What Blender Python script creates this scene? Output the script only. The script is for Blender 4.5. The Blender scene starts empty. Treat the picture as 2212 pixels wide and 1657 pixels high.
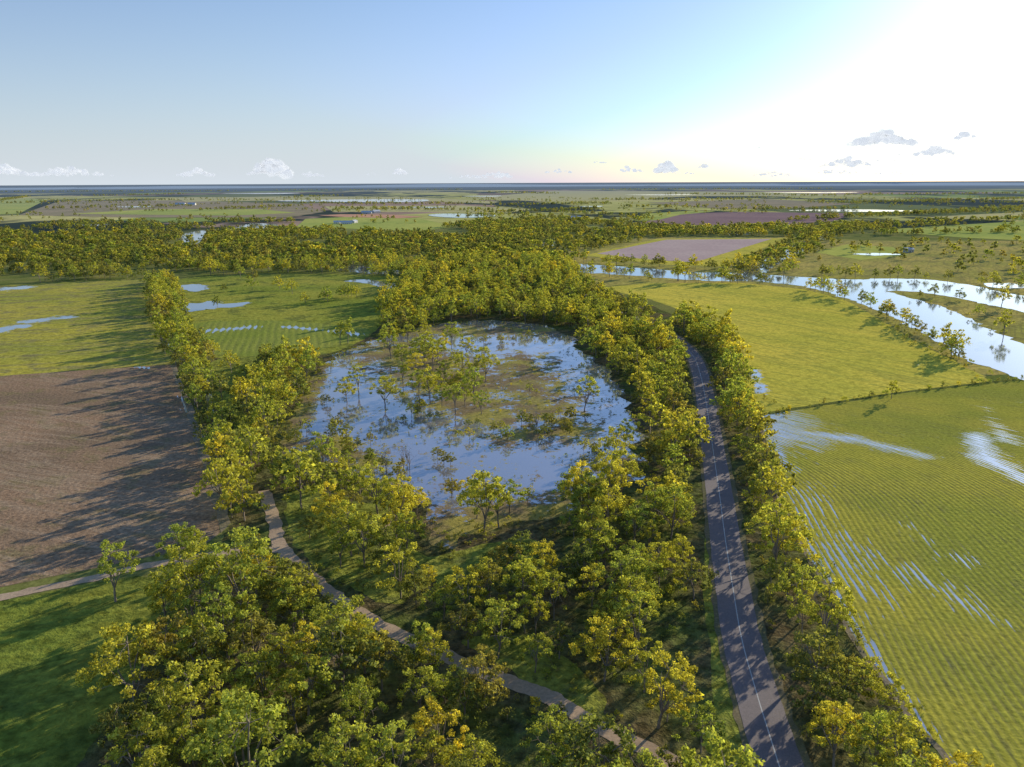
import bpy, bmesh, math, random
import numpy as np
from mathutils import Vector, Matrix, noise as mnoise
from mathutils.geometry import tessellate_polygon

random.seed(7)
scene = bpy.context.scene
scene.view_settings.view_transform = 'Standard'
scene.view_settings.look = 'None'
scene.view_settings.exposure = 0

# ------------------------------------------------------------------ camera, image pixels to ground
CAM_H = 90.0
F = 1684.0; CX = 1106.0; CY = 828.5
PITCH = math.radians(14.5); ROLL = math.radians(-0.26)
RM = Matrix.Rotation(math.pi/2-PITCH, 3, 'X') @ Matrix.Rotation(ROLL, 3, 'Z')
def G(u, v):
    """image pixel -> ground coordinates in metres, projected through this camera onto the plain"""
    d = RM @ Vector((u-CX, CY-v, -F))
    if d.z > -1e-4: d.z = -1e-4
    t = CAM_H/-d.z
    return Vector((d.x*t, d.y*t))

cam_d = bpy.data.cameras.new("camera"); cam = bpy.data.objects.new("camera", cam_d)
scene.collection.objects.link(cam)
cam.location = (0, 0, CAM_H)
cam.rotation_euler = RM.to_euler()
cam_d.sensor_width = 36; cam_d.lens = F/2212*36
cam_d.clip_start = 1; cam_d.clip_end = 200000
scene.camera = cam

SUN_AZ = math.radians(43); SUN_EL = math.radians(14.5)
# ------------------------------------------------------------------ node helpers
def N(nt, typ, ins=None, **props):
    n = nt.nodes.new(typ)
    for k, v in props.items(): setattr(n, k, v)
    if ins:
        for k, v in ins.items():
            s = n.inputs[k]
            if isinstance(v, bpy.types.NodeSocket): nt.links.new(v, s)
            else: s.default_value = v
    return n
def mth(nt, op, a, b=0.0, c=0.0, clamp=False):
    return N(nt, 'ShaderNodeMath', {0: a, 1: b, 2: c}, operation=op, use_clamp=clamp).outputs[0]
def vm(nt, op, a, b=(0, 0, 0), out=0):
    return N(nt, 'ShaderNodeVectorMath', {0: a, 1: b}, operation=op).outputs[out]
def noise(nt, pos, scale, detail=3.0, rough=0.55, dist=0.0):
    return N(nt, 'ShaderNodeTexNoise', {'Vector': pos, 'Scale': scale, 'Detail': detail, 'Roughness': rough, 'Distortion': dist}).outputs[0]
def smooth(nt, x, lo, hi, a=0.0, b=1.0):
    return N(nt, 'ShaderNodeMapRange', {0: x, 1: lo, 2: hi, 3: a, 4: b}, interpolation_type='SMOOTHSTEP').outputs[0]
def lin(nt, x, lo, hi, a=0.0, b=1.0):
    return N(nt, 'ShaderNodeMapRange', {0: x, 1: lo, 2: hi, 3: a, 4: b}).outputs[0]
def c4(c): return c if isinstance(c, bpy.types.NodeSocket) else (c[0], c[1], c[2], 1.0)
def mixc(nt, f, a, b, mode='MIX'):
    return N(nt, 'ShaderNodeMix', {0: f, 6: c4(a), 7: c4(b)}, data_type='RGBA', blend_type=mode).outputs[2]
def mixs(nt, f, a, b):
    return N(nt, 'ShaderNodeMixShader', {0: f, 1: a, 2: b}).outputs[0]
def scale_c(nt, col, f):
    return N(nt, 'ShaderNodeVectorMath', {0: col, 'Scale': f}, operation='SCALE').outputs[0]
def bump(nt, h, strength, dist):
    return N(nt, 'ShaderNodeBump', {'Height': h, 'Strength': strength, 'Distance': dist}).outputs[0]
def segd(nt, pos, A, B):
    A = Vector((A[0], A[1], 0)); B = Vector((B[0], B[1], 0)); ba = B-A
    L2 = max(ba.length_squared, 1e-3)
    pa = vm(nt, 'SUBTRACT', pos, tuple(A))
    h = mth(nt, 'DIVIDE', vm(nt, 'DOT_PRODUCT', pa, tuple(ba), out=1), L2, clamp=True)
    s = N(nt, 'ShaderNodeVectorMath', {0: tuple(ba), 'Scale': h}, operation='SCALE').outputs[0]
    return vm(nt, 'LENGTH', vm(nt, 'SUBTRACT', pa, s), out=1)
def wetness(nt, pos, caps):
    w = None
    for cp in caps:
        A, B, r = cp[:3]; k = cp[3] if len(cp) > 3 else 1.0
        x = mth(nt, 'MULTIPLY', mth(nt, 'SUBTRACT', 1.0, mth(nt, 'DIVIDE', segd(nt, pos, A, B), r), clamp=True), k)
        w = x if w is None else mth(nt, 'MAXIMUM', w, x)
    return w
def newmat(name):
    m = bpy.data.materials.new(name); m.use_nodes = True
    nt = m.node_tree; nt.nodes.clear()
    return m, nt, nt.nodes.new('ShaderNodeOutputMaterial')
def position(nt): return nt.nodes.new('ShaderNodeNewGeometry').outputs['Position']
def haze_tint(nt, col, pos, mx=0.75):
    """distance haze painted into the colour: far ground and leaves turn pale blue"""
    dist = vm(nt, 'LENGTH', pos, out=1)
    return mixc(nt, lin(nt, dist, 600, 13000, 0.0, mx), col, (0.38, 0.46, 0.54))  # pale blue stands for haze, mixed into the base colour

def water_shader(nt, pos, silt=(0.17, 0.185, 0.20), refl=0.38, rough=0.06, ripple=0.25):
    h = noise(nt, pos, 0.9, 2)
    nb = bump(nt, h, ripple, 0.05)
    d = N(nt, 'ShaderNodeBsdfDiffuse', {0: c4(mixc(nt, noise(nt, pos, 0.06, 2), silt, tuple(x*1.35 for x in silt)))}).outputs[0]
    g = N(nt, 'ShaderNodeBsdfGlossy', {'Color': (0.9, 0.95, 1, 1), 'Roughness': rough, 'Normal': nb}).outputs[0]
    fr = N(nt, 'ShaderNodeFresnel', {0: 1.34, 'Normal': nb}).outputs[0]
    f = mth(nt, 'ADD', mth(nt, 'MULTIPLY', fr, 0.6), refl*0.7, clamp=True)
    return mixs(nt, f, d, g)

def field(name, c1, c2, big=0.02, small=0.7, var=0.5, rows=None, wet=None, wetcaps=None, bmp=0.5, soil=(0.14, 0.10, 0.07), dark=None, bend=None, tuss=0.0, capamp=0.6, swale=None):
    m, nt, out = newmat(name)
    pos = position(nt)
    n1 = smooth(nt, noise(nt, pos, big, 4, 0.6), 0.35, 0.65)
    n2 = noise(nt, pos, small, 4, 0.68)
    col = mixc(nt, n1, c1, c2)
    if dark:
        col = mixc(nt, smooth(nt, noise(nt, pos, big*4.3, 4, 0.7), 0.5, 0.62, 0, 0.7), col, dark)
    if swale:
        ang, col_s = swale
        u = vm(nt, 'DOT_PRODUCT', pos, (math.cos(ang), math.sin(ang), 0), out=1); v = vm(nt, 'DOT_PRODUCT', pos, (-math.sin(ang), math.cos(ang), 0), out=1)
        q = N(nt, 'ShaderNodeCombineXYZ', {0: mth(nt, 'MULTIPLY', u, 0.12), 1: v, 2: 0.0}).outputs[0]
        sn = noise(nt, q, 0.06, 4, 0.65, 1.0)
        ln = mth(nt, 'SUBTRACT', 1.0, mth(nt, 'MULTIPLY', mth(nt, 'ABSOLUTE', mth(nt, 'SUBTRACT', sn, 0.5)), 22.0), clamp=True)
        col = mixc(nt, mth(nt, 'MULTIPLY', ln, 0.6), col, col_s)
        col = mixc(nt, smooth(nt, sn, 0.52, 0.7, 0, 0.5), col, c2)
    k = lin(nt, n2, 0.25, 0.75, 1-var, 1+var)
    h = n2; rowf = None
    rowvec = None
    if rows:
        ang, sp, st, o = rows
        p = vm(nt, 'SUBTRACT', pos, (o[0], o[1], 0))
        u = vm(nt, 'DOT_PRODUCT', p, (math.cos(ang+math.pi/2), math.sin(ang+math.pi/2), 0), out=1)
        v = vm(nt, 'DOT_PRODUCT', p, (math.cos(ang), math.sin(ang), 0), out=1)
        if bend:
            vv = mth(nt, 'MAXIMUM', mth(nt, 'SUBTRACT', v, bend[0]), 0.0)
            u = mth(nt, 'ADD', u, mth(nt, 'MULTIPLY', mth(nt, 'MULTIPLY', vv, vv), bend[1]))
        u = mth(nt, 'ADD', u, mth(nt, 'MULTIPLY', noise(nt, pos, 0.015, 1), 6.0))
        s = mth(nt, 'SINE', mth(nt, 'MULTIPLY', u, 2*math.pi/sp))
        rowf = lin(nt, s, -1, 1, 0, 1)
        rowvec = N(nt, 'ShaderNodeCombineXYZ', {0: u, 1: mth(nt, 'MULTIPLY', v, 0.10), 2: 0.0}).outputs[0]
        streak = noise(nt, rowvec, 0.9, 5, 0.75)
        patch = smooth(nt, noise(nt, pos, 0.035, 2), 0.35, 0.65, 0.3, 1.0)
        rf = mth(nt, 'MULTIPLY', mth(nt, 'MULTIPLY', smooth(nt, rowf, 0.5, 0.95), patch), st)
        col = mixc(nt, rf, col, soil)
        col = mixc(nt, smooth(nt, streak, 0.5, 0.68, 0, 0.7*min(1, st*1.8)), col, soil)
        h = mth(nt, 'SUBTRACT', n2, mth(nt, 'MULTIPLY', rowf, 0.65*st))
    if tuss:
        t = smooth(nt, noise(nt, pos, 0.28, 4, 0.7, 0.5), 0.45, 0.62)
        k = mth(nt, 'MULTIPLY', k, lin(nt, t, 0, 1, 1.0, 1-tuss))
    col = haze_tint(nt, scale_c(nt, col, k), pos)
    d = N(nt, 'ShaderNodeBsdfDiffuse', {0: col, 'Normal': bump(nt, h, 1.0, bmp)}).outputs[0]
    sh = d
    if wet is not None or wetcaps:
        if rowf is not None:
            w = mth(nt, 'ADD', streak, mth(nt, 'MULTIPLY', mth(nt, 'SUBTRACT', rowf, 0.5), 0.24))
        else:
            w = mth(nt, 'ADD', noise(nt, pos, 0.10, 3, 0.6), mth(nt, 'MULTIPLY', mth(nt, 'SUBTRACT', noise(nt, vm(nt, 'MULTIPLY', pos, (1, 3.0, 0)), 0.35, 4, 0.7), 0.5), 0.8))
        if wet is not None:
            w = mth(nt, 'ADD', w, mth(nt, 'MULTIPLY', mth(nt, 'SUBTRACT', noise(nt, pos, 0.018, 2), 0.5), 0.5))
            th = wet
        else: th = 0.85
        if wetcaps:
            w = mth(nt, 'ADD', w, mth(nt, 'MULTIPLY', wetness(nt, pos, wetcaps), capamp))
        mask = smooth(nt, w, th-0.02, th+0.03)
        sh = mixs(nt, mask, d, water_shader(nt, pos, silt=(0.24, 0.25, 0.25), refl=0.5, rough=0.12))
    nt.links.new(sh, out.inputs[0])
    return m

# ------------------------------------------------------------------ geometry helpers
def link(o): scene.collection.objects.link(o); return o
def mesh_obj(name, verts, faces, mat=None, smooth_=False):
    me = bpy.data.meshes.new(name); me.from_pydata(verts, [], faces); me.update()
    if mat: me.materials.append(mat)
    if smooth_: me.polygons.foreach_set('use_smooth', [True]*len(me.polygons))
    return link(bpy.data.objects.new(name, me))
def catmull(pts, n=8, closed=True):
    out = []; L = len(pts)
    rng = range(L) if closed else range(L-1)
    for i in rng:
        if closed: p0, p1, p2, p3 = pts[i-1], pts[i], pts[(i+1) % L], pts[(i+2) % L]
        else: p0, p1, p2, p3 = pts[max(i-1, 0)], pts[i], pts[i+1], pts[min(i+2, L-1)]
        for j in range(n):
            t = j/n
            out.append(0.5*((2*p1)+(p2-p0)*t+(2*p0-5*p1+4*p2-p3)*t*t+(3*p1-p0-3*p2+p3)*t**3))
    if not closed: out.append(pts[-1])
    return out
def sheet(name, px, z, mat, curve=True, jit=0.0, jscale=9.0):
    pts = [G(*p) for p in px]
    if curve: pts = catmull(pts, 12)
    else:
        q = []
        for i in range(len(pts)):
            a, b = pts[i], pts[(i+1) % len(pts)]
            for j in range(12): q.append(a.lerp(b, j/12))
        pts = q
    if jit:
        for p in pts:
            w = mnoise.noise_vector(Vector((p.x/jscale, p.y/jscale, 3.1)))+0.5*mnoise.noise_vector(Vector((p.x/jscale*2.3, p.y/jscale*2.3, 8.1)))
            p.x += w.x*jit; p.y += w.y*jit
    vs = [(p.x, p.y, z) for p in pts]
    tri = tessellate_polygon([[Vector(v) for v in vs]])
    fs = []
    for t in tri:
        a, b, c = [Vector(vs[i]) for i in t]
        fs.append(tuple(t) if (b-a).cross(c-a).z > 0 else tuple(reversed(t)))
    return mesh_obj(name, vs, fs, mat)
def offset_line(pts, off):
    out = []
    for i, p in enumerate(pts):
        t = (pts[min(i+1, len(pts)-1)]-pts[max(i-1, 0)]).normalized()
        out.append(p+Vector((t.y, -t.x))*off)
    return out
def ribbon(name, pts, w0, w1, z, mat, edge=0.0, seed=0.0):
    a = offset_line(pts, w0); b = offset_line(pts, w1)
    vs = []
    for i in range(len(pts)):
        e0 = mnoise.noise(Vector((i*0.37, seed, 0)))*edge; e1 = mnoise.noise(Vector((i*0.41, seed+9, 0)))*edge
        d = (b[i]-a[i]).normalized()
        p = a[i]+d*e0; q = b[i]+d*e1
        vs += [(p.x, p.y, z), (q.x, q.y, z)]
    fs = [(2*i, 2*i+1, 2*i+3, 2*i+2) for i in range(len(pts)-1)]
    return mesh_obj(name, vs, fs, mat)

# ------------------------------------------------------------------ materials: land
m_yellow = field("pasture_yellow", (0.88, 0.71, 0.11), (0.68, 0.61, 0.09), big=0.012, small=0.5, var=0.3, tuss=0.22, bmp=0.3,
                 swale=(math.radians(125), (0.38, 0.39, 0.08)), wetcaps=[(G(1630, 800), G(1645, 850), 7)], capamp=0.45)
A = G(1690, 1090); B = G(1850, 1380)
ang_crop = math.atan2(A.y-B.y, A.x-B.x)
m_crop = field("crop_rows", (0.38, 0.39, 0.06), (0.54, 0.48, 0.07), big=0.02, small=0.8, var=0.35,
               rows=(ang_crop, 1.6, 0.45, (B.x, B.y)), bend=((A-B).length+5, -0.007), bmp=0.22, soil=(0.20, 0.18, 0.09),
               wet=0.80, capamp=0.40, wetcaps=[(G(1650, 903), G(1690, 940), 26, 1.1), (G(1690, 928), G(1840, 948), 9, 0.95), (G(1840, 948), G(1990, 983), 8, 0.85),
                        (G(1665, 930), G(1690, 1010), 9, 0.85), (G(2110, 940), G(2130, 990), 8, 0.85), (G(2130, 990), G(2260, 1060), 9, 1.0), (G(1740, 1180), G(1900, 1440), 4, .75), (G(1720, 1060), G(1880, 1300), 16, .44),
                        (G(1900, 1440), G(2040, 1657), 4, .75), (G(1980, 1240), G(2140, 1340), 9, .52), (G(1950, 1130), G(2080, 1210), 10, .45), (G(2130, 880), G(2170, 950), 9, .5)])
m_green = field("meadow_green", (0.24, 0.30, 0.045), (0.37, 0.37, 0.06), big=0.02, small=0.6, var=0.4, bmp=0.4, tuss=0.3, dark=(0.14, 0.18, 0.04), swale=(math.radians(20), (0.15, 0.19, 0.04)))
m_green2 = field("meadow_wet", (0.32, 0.37, 0.06), (0.49, 0.46, 0.08), big=0.012, small=0.5, var=0.35, bmp=0.4, tuss=0.3, dark=(0.18, 0.21, 0.06), capamp=0.6,
                 wetcaps=[(G(450, 712), G(545, 706), 12), (G(610, 700), G(780, 722), 8)])
m_rows2 = field("furrowed_meadow", (0.30, 0.35, 0.06), (0.38, 0.40, 0.08), big=0.02, small=0.5, var=0.3, bmp=0.3, soil=(0.20, 0.22, 0.08),
                rows=(math.radians(104), 4.2, 0.35, (0, 0)), wetcaps=[(G(460, 714), G(540, 707), 14), (G(620, 706), G(680, 712), 9), (G(720, 715), G(770, 722), 9)], capamp=0.48)
m_pasture_l = field("pasture_left", (0.66, 0.56, 0.09), (0.47, 0.46, 0.08), big=0.015, small=0.5, var=0.35, bmp=0.3, tuss=0.3, dark=(0.34, 0.30, 0.12), capamp=0.6, swale=(math.radians(10), (0.30, 0.26, 0.14)),
                    wetcaps=[(G(-60, 725), G(40, 705), 18), (G(60, 695), G(140, 685), 15), (G(-60, 630), G(40, 622), 26)])
E0 = G(375, 790); E1 = G(470, 1100)
ang_pl = math.atan2(E1.y-E0.y, E1.x-E0.x)
m_plough = field("ploughed_soil", (0.44, 0.28, 0.165), (0.30, 0.21, 0.13), big=0.02, small=0.9, var=0.55, bmp=0.2, dark=(0.30, 0.24, 0.11),
                 rows=(ang_pl, 2.3, 0.06, (E0.x, E0.y)), soil=(0.2, 0.15, 0.11), capamp=0.5, swale=(math.radians(160), (0.50, 0.36, 0.23)),
                 wetcaps=[(G(390, 855), G(401, 890), 2.4, .9), (G(290, 792), G(320, 795), 4)])
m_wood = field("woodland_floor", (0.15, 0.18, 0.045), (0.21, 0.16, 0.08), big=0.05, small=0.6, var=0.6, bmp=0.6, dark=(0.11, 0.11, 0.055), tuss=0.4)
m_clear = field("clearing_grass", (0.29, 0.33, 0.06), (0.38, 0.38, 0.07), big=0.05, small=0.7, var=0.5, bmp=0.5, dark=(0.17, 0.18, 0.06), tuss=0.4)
m_bare = field("bare_field", (0.60, 0.44, 0.39), (0.66, 0.50, 0.43), big=0.01, small=0.2, var=0.2, bmp=0.1)
m_purple = field("fallow_field", (0.32, 0.20, 0.19), (0.38, 0.24, 0.21), big=0.006, small=0.1, var=0.2, bmp=0.1)
m_brown = field("stubble_field", (0.46, 0.35, 0.20), (0.36, 0.30, 0.15), big=0.006, small=0.1, var=0.25, bmp=0.1)
m_orange = field("red_soil_field", (0.80, 0.43, 0.24), (0.72, 0.38, 0.22), big=0.006, small=0.1, var=0.15, bmp=0.1)
m_fgreen = field("far_crop", (0.44, 0.50, 0.10), (0.58, 0.58, 0.12), big=0.004, small=0.08, var=0.2, bmp=0.1)
m_pale = field("pale_pasture", (0.62, 0.56, 0.20), (0.68, 0.59, 0.24), big=0.006, small=0.08, var=0.25, bmp=0.1)
m_plain = field("river_plain", (0.66, 0.52, 0.14), (0.46, 0.43, 0.10), big=0.01, small=0.25, var=0.35, bmp=0.25, dark=(0.32, 0.28, 0.10), tuss=0.25, swale=(math.radians(60), (0.30, 0.27, 0.10)))
m_track = field("dirt_track_gravel", (0.62, 0.45, 0.29), (0.50, 0.36, 0.24), big=0.08, small=1.6, var=0.25, bmp=0.06)
m_pale_track = field("muddy_headland", (0.38, 0.30, 0.21), (0.25, 0.22, 0.13), big=0.08, small=1.0, var=0.4, bmp=0.15)
m_hedge = field("rough_grass", (0.16, 0.18, 0.05), (0.2, 0.22, 0.06), big=0.1, small=1.0, var=0.5, bmp=0.8)

m_road, nt, out = newmat("asphalt")
pos = position(nt)
n1 = noise(nt, pos, 3.0, 5, 0.7); n2 = noise(nt, pos, 0.12, 4)
col = mixc(nt, n2, (0.18, 0.145, 0.145), (0.27, 0.22, 0.21)); col = scale_c(nt, col, lin(nt, n1, 0.25, 0.75, 0.75, 1.25))
b = N(nt, 'ShaderNodeBsdfPrincipled', {'Base Color': col, 'Roughness': 0.8, 'Normal': bump(nt, n1, 0.4, 0.02)})
nt.links.new(b.outputs[0], out.inputs[0])
m_shoulder = field("gravel_shoulder", (0.27, 0.22, 0.13), (0.19, 0.18, 0.09), big=0.15, small=1.6, var=0.35, bmp=0.05)
m_paint, nt, out = newmat("road_paint")
pos = position(nt)
b = N(nt, 'ShaderNodeBsdfPrincipled', {'Base Color': mixc(nt, noise(nt, pos, 2.5, 4), (0.35, 0.35, 0.33), (0.8, 0.8, 0.77)), 'Roughness': 0.6})
nt.links.new(b.outputs[0], out.inputs[0])

m_water, nt, out = newmat("flood_water")
pos = position(nt)
nt.links.new(water_shader(nt, pos), out.inputs[0])

m_lagoon, nt, out = newmat("lagoon_water")
pos = position(nt)
isl = wetness(nt, pos, [(G(850, 760), G(1010, 830), 44, 1.3), (G(960, 830), G(1060, 900), 26, 1.1), (G(1120, 780), G(1170, 890), 32, 1.1),
                        (G(1120, 940), G(1240, 930), 20), (G(980, 1150), G(1220, 1110), 24, 1.3), (G(690, 960), G(790, 1000), 16), (G(880, 715), G(1180, 715), 26, 1.1),
                        (G(610, 985), G(800, 1050), 11, 1.4), (G(800, 1050), G(940, 1170), 12, 1.4), (G(600, 980), G(690, 790), 9, 1.4), (G(1250, 1100), G(1385, 1000), 8, 1.2)])
nb = noise(nt, pos, 0.11, 5, 0.65, 0.4); nf = noise(nt, pos, 0.55, 5, 0.75)
w = mth(nt, 'ADD', mth(nt, 'MULTIPLY', isl, 0.32), nb)
w = mth(nt, 'ADD', w, mth(nt, 'MULTIPLY', mth(nt, 'SUBTRACT', nf, 0.5), 0.95))
mask = smooth(nt, w, 0.61, 0.70)
gcol = mixc(nt, smooth(nt, noise(nt, pos, 0.06, 3), 0.4, 0.6), (0.42, 0.36, 0.10), (0.29, 0.22, 0.12))
gcol = scale_c(nt, gcol, lin(nt, nf, 0.25, 0.75, 0.5, 1.5))
gd = N(nt, 'ShaderNodeBsdfDiffuse', {0: gcol, 'Normal': bump(nt, nf, 1.0, 0.3)}).outputs[0]
nt.links.new(mixs(nt, mask, water_shader(nt, pos, silt=(0.26, 0.245, 0.26), refl=0.48, rough=0.05, ripple=0.12), gd), out.inputs[0])

# ------------------------------------------------------------------ ground sheet
m_ground, nt, out = newmat("farmland")
pos = position(nt)
dist = vm(nt, 'LENGTH', pos, out=1)
sp = vm(nt, 'MULTIPLY', pos, (1, 0.8, 0))
vor = N(nt, 'ShaderNodeTexVoronoi', {'Vector': sp, 'Scale': 0.0009, 'Randomness': 0.8}, distance='CHEBYCHEV')
sepc = N(nt, 'ShaderNodeSeparateColor', {0: vor.outputs['Color']}).outputs
cr = N(nt, 'ShaderNodeValToRGB', {0: sepc[0]})
els = cr.color_ramp.elements
cols = [(0.0, (0.20, 0.23, 0.08)), (0.2, (0.58, 0.55, 0.16)), (0.4, (0.28, 0.20, 0.14)), (0.55, (0.70, 0.62, 0.22)), (0.75, (0.48, 0.33, 0.23)), (0.88, (0.34, 0.42, 0.10))]
els[0].position = 0; els[0].color = (*cols[0][1], 1); els[1].position = cols[1][0]; els[1].color = (*cols[1][1], 1)
for p_, c_ in cols[2:]:
    e = els.new(p_); e.color = (*c_, 1)
cr.color_ramp.interpolation = 'CONSTANT'
near = mixc(nt, smooth(nt, noise(nt, pos, 0.03, 4), 0.35, 0.65), (0.19, 0.22, 0.05), (0.28, 0.27, 0.08))
near = scale_c(nt, near, lin(nt, noise(nt, pos, 0.6, 4, 0.7), 0.25, 0.75, 0.5, 1.5))
far = scale_c(nt, cr.outputs[0], lin(nt, noise(nt, pos, 0.01, 4), 0.3, 0.7, 0.75, 1.25))
far = mixc(nt, smooth(nt, noise(nt, vm(nt, 'MULTIPLY', pos, (1, 0.45, 0)), 0.0011, 5, 0.65), 0.50, 0.54), far, (0.04, 0.06, 0.04))
far = mixc(nt, smooth(nt, mth(nt, 'ADD', dist, mth(nt, 'MULTIPLY', noise(nt, pos, 0.0004, 3), 6000)), 11500, 13500), far, (0.06, 0.09, 0.08))
col = haze_tint(nt, mixc(nt, smooth(nt, dist, 1500, 1800), near, far), pos, 0.55)
d = N(nt, 'ShaderNodeBsdfDiffuse', {0: col}).outputs[0]
nt.links.new(d, out.inputs[0])
vs = []; fs = []
rs = [0, 60, 120, 240, 500, 1000, 2000, 4000, 8000, 16000, 32000, 70000]; K = 48
vs.append((0, 0, 0))
for r in rs[1:]:
    for k in range(K):
        a = 2*math.pi*k/K; vs.append((r*math.cos(a), r*math.sin(a), 0))
for k in range(K): fs.append((0, 1+k, 1+(k+1) % K))
for j in range(len(rs)-2):
    for k in range(K):
        a = 1+j*K+k; b_ = 1+j*K+(k+1) % K; fs.append((a, a+K, b_+K, b_))
mesh_obj("ground", vs, fs, m_ground)

m_hill, nt, out = newmat("hill_forest")
pos = position(nt)
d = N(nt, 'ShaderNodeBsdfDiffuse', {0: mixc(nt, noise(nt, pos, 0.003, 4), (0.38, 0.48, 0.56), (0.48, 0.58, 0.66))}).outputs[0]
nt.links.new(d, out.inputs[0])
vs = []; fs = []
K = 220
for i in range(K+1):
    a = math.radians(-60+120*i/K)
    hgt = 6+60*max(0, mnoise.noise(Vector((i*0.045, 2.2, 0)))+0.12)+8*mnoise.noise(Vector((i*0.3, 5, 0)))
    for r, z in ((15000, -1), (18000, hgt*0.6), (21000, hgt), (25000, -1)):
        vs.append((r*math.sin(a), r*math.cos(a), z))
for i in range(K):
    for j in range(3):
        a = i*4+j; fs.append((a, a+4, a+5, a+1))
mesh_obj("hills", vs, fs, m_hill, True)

# ------------------------------------------------------------------ sheets of land
lagoon_px = [(735, 765), (800, 738), (850, 722), (940, 702), (1050, 692), (1150, 700), (1215, 715), (1265, 770), (1325, 820), (1358, 880), (1388, 950),
             (1380, 1010), (1310, 1060), (1240, 1105), (1120, 1130), (1050, 1150), (960, 1175), (920, 1150), (890, 1100), (850, 1065), (780, 1030), (700, 1010), (612, 992), (600, 965), (635, 890), (665, 840), (690, 800)]
sheet("meadow", [(392, 602), (640, 592), (870, 600), (860, 640), (830, 690), (790, 730), (700, 765), (560, 775), (440, 765), (415, 705), (396, 640)], 0.02, m_green2, True, 2)
sheet("meadow", [(415, 700), (560, 692), (700, 700), (800, 715), (740, 745), (600, 768), (460, 762), (430, 735)], 0.035, m_rows2, True, 4)
sheet("pasture", [(-500, 640), (0, 617), (322, 600), (332, 690), (352, 745), (372, 787), (0, 812), (-500, 845)], 0.02, m_pasture_l, False, 2)
sheet("ploughed_field", [(-600, 850), (0, 812), (368, 788), (395, 860), (425, 960), (468, 1100), (478, 1150), (440, 1180), (200, 1228), (0, 1268), (-600, 1395)], 0.03, m_plough, False, .6)
sheet("headland", [(366, 789), (378, 789), (412, 870), (452, 970), (500, 1130), (482, 1150), (465, 1095), (423, 960), (394, 860)], 0.04, m_pale_track, False, 1.2)
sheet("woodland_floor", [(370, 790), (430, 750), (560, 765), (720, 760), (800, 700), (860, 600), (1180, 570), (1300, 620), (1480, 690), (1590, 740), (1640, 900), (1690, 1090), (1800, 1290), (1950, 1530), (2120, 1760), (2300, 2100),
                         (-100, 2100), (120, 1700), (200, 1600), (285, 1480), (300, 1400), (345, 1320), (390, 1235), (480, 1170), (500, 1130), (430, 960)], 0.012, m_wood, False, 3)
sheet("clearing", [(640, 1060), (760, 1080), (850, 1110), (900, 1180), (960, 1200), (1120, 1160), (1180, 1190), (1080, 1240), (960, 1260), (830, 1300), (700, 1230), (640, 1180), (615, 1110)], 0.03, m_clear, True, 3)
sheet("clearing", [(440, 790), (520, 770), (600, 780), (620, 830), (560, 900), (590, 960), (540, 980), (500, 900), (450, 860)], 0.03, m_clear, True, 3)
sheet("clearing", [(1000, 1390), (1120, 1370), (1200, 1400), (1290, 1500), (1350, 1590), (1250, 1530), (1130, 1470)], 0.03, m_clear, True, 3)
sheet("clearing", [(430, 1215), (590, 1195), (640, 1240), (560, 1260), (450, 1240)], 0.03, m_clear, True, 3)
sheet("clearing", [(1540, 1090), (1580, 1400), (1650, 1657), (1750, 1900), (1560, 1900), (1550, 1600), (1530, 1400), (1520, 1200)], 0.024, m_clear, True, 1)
sheet("green_meadow", [(-700, 1420), (0, 1297), (200, 1262), (392, 1235), (345, 1330), (300, 1410), (285, 1490), (205, 1600), (120, 1720), (-60, 2000), (-900, 2200)], 0.02, m_green, False, 2)
sheet("yellow_pasture", [(1290, 622), (1400, 612), (1600, 611), (1740, 625), (1830, 650), (1900, 690), (1960, 728), (2050, 775), (2125, 812), (2135, 826), (1930, 850), (1800, 870), (1700, 888), (1640, 896), (1615, 850), (1597, 790), (1585, 735), (1500, 680), (1400, 645)], 0.02, m_yellow, False, 1.5)
sheet("crop_field", [(1642, 898), (1700, 890), (1930, 852), (2135, 828), (2212, 820), (2700, 780), (3300, 1900), (2230, 1900), (2100, 1700), (1960, 1530), (1850, 1380), (1800, 1275), (1735, 1180), (1695, 1090), (1662, 980)], 0.02, m_crop, False, 1)
sheet("field_margin", [(1642, 893), (1800, 868), (1930, 848), (2135, 824), (2212, 817), (2700, 777), (2700, 781), (2212, 821), (2135, 828), (1930, 852), (1800, 872), (1642, 898)], 0.06, m_hedge, False, .8)
sheet("field_margin", [(1642, 898), (1662, 980), (1695, 1090), (1735, 1180), (1800, 1275), (1850, 1380), (1960, 1530), (2100, 1700), (2085, 1700), (1945, 1530), (1838, 1380), (1790, 1275), (1724, 1180), (1684, 1090), (1654, 980), (1634, 898)], 0.05, m_pale_track, False, .8)
sheet("lagoon", lagoon_px, 0.05, m_lagoon, True, 7, 13)
sheet("river_plain", [(1190, 600), (1180, 545), (1260, 520), (1420, 512), (1700, 512), (1900, 520), (2212, 520), (2900, 540), (2900, 900), (2212, 800), (2130, 815), (2040, 770), (1950, 720), (1890, 690), (1800, 640), (1600, 612), (1400, 612), (1280, 620)], 0.016, m_plain, False, 4)
sheet("river", [(1640, 594), (1740, 599), (1830, 604), (1875, 606), (1915, 628), (1960, 642), (2050, 668), (2120, 702), (2212, 746), (2500, 862), (2500, 930), (2212, 822), (2180, 812), (2080, 772), (2010, 728), (1950, 695), (1890, 668), (1820, 642), (1740, 620), (1650, 608)], 0.08, m_water, True, 5)
sheet("river", [(1870, 604), (2000, 604), (2100, 617), (2212, 640), (2600, 700), (2600, 760), (2212, 674), (2100, 651), (1990, 631), (1910, 627)], 0.07, m_water, True, 5)
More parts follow.
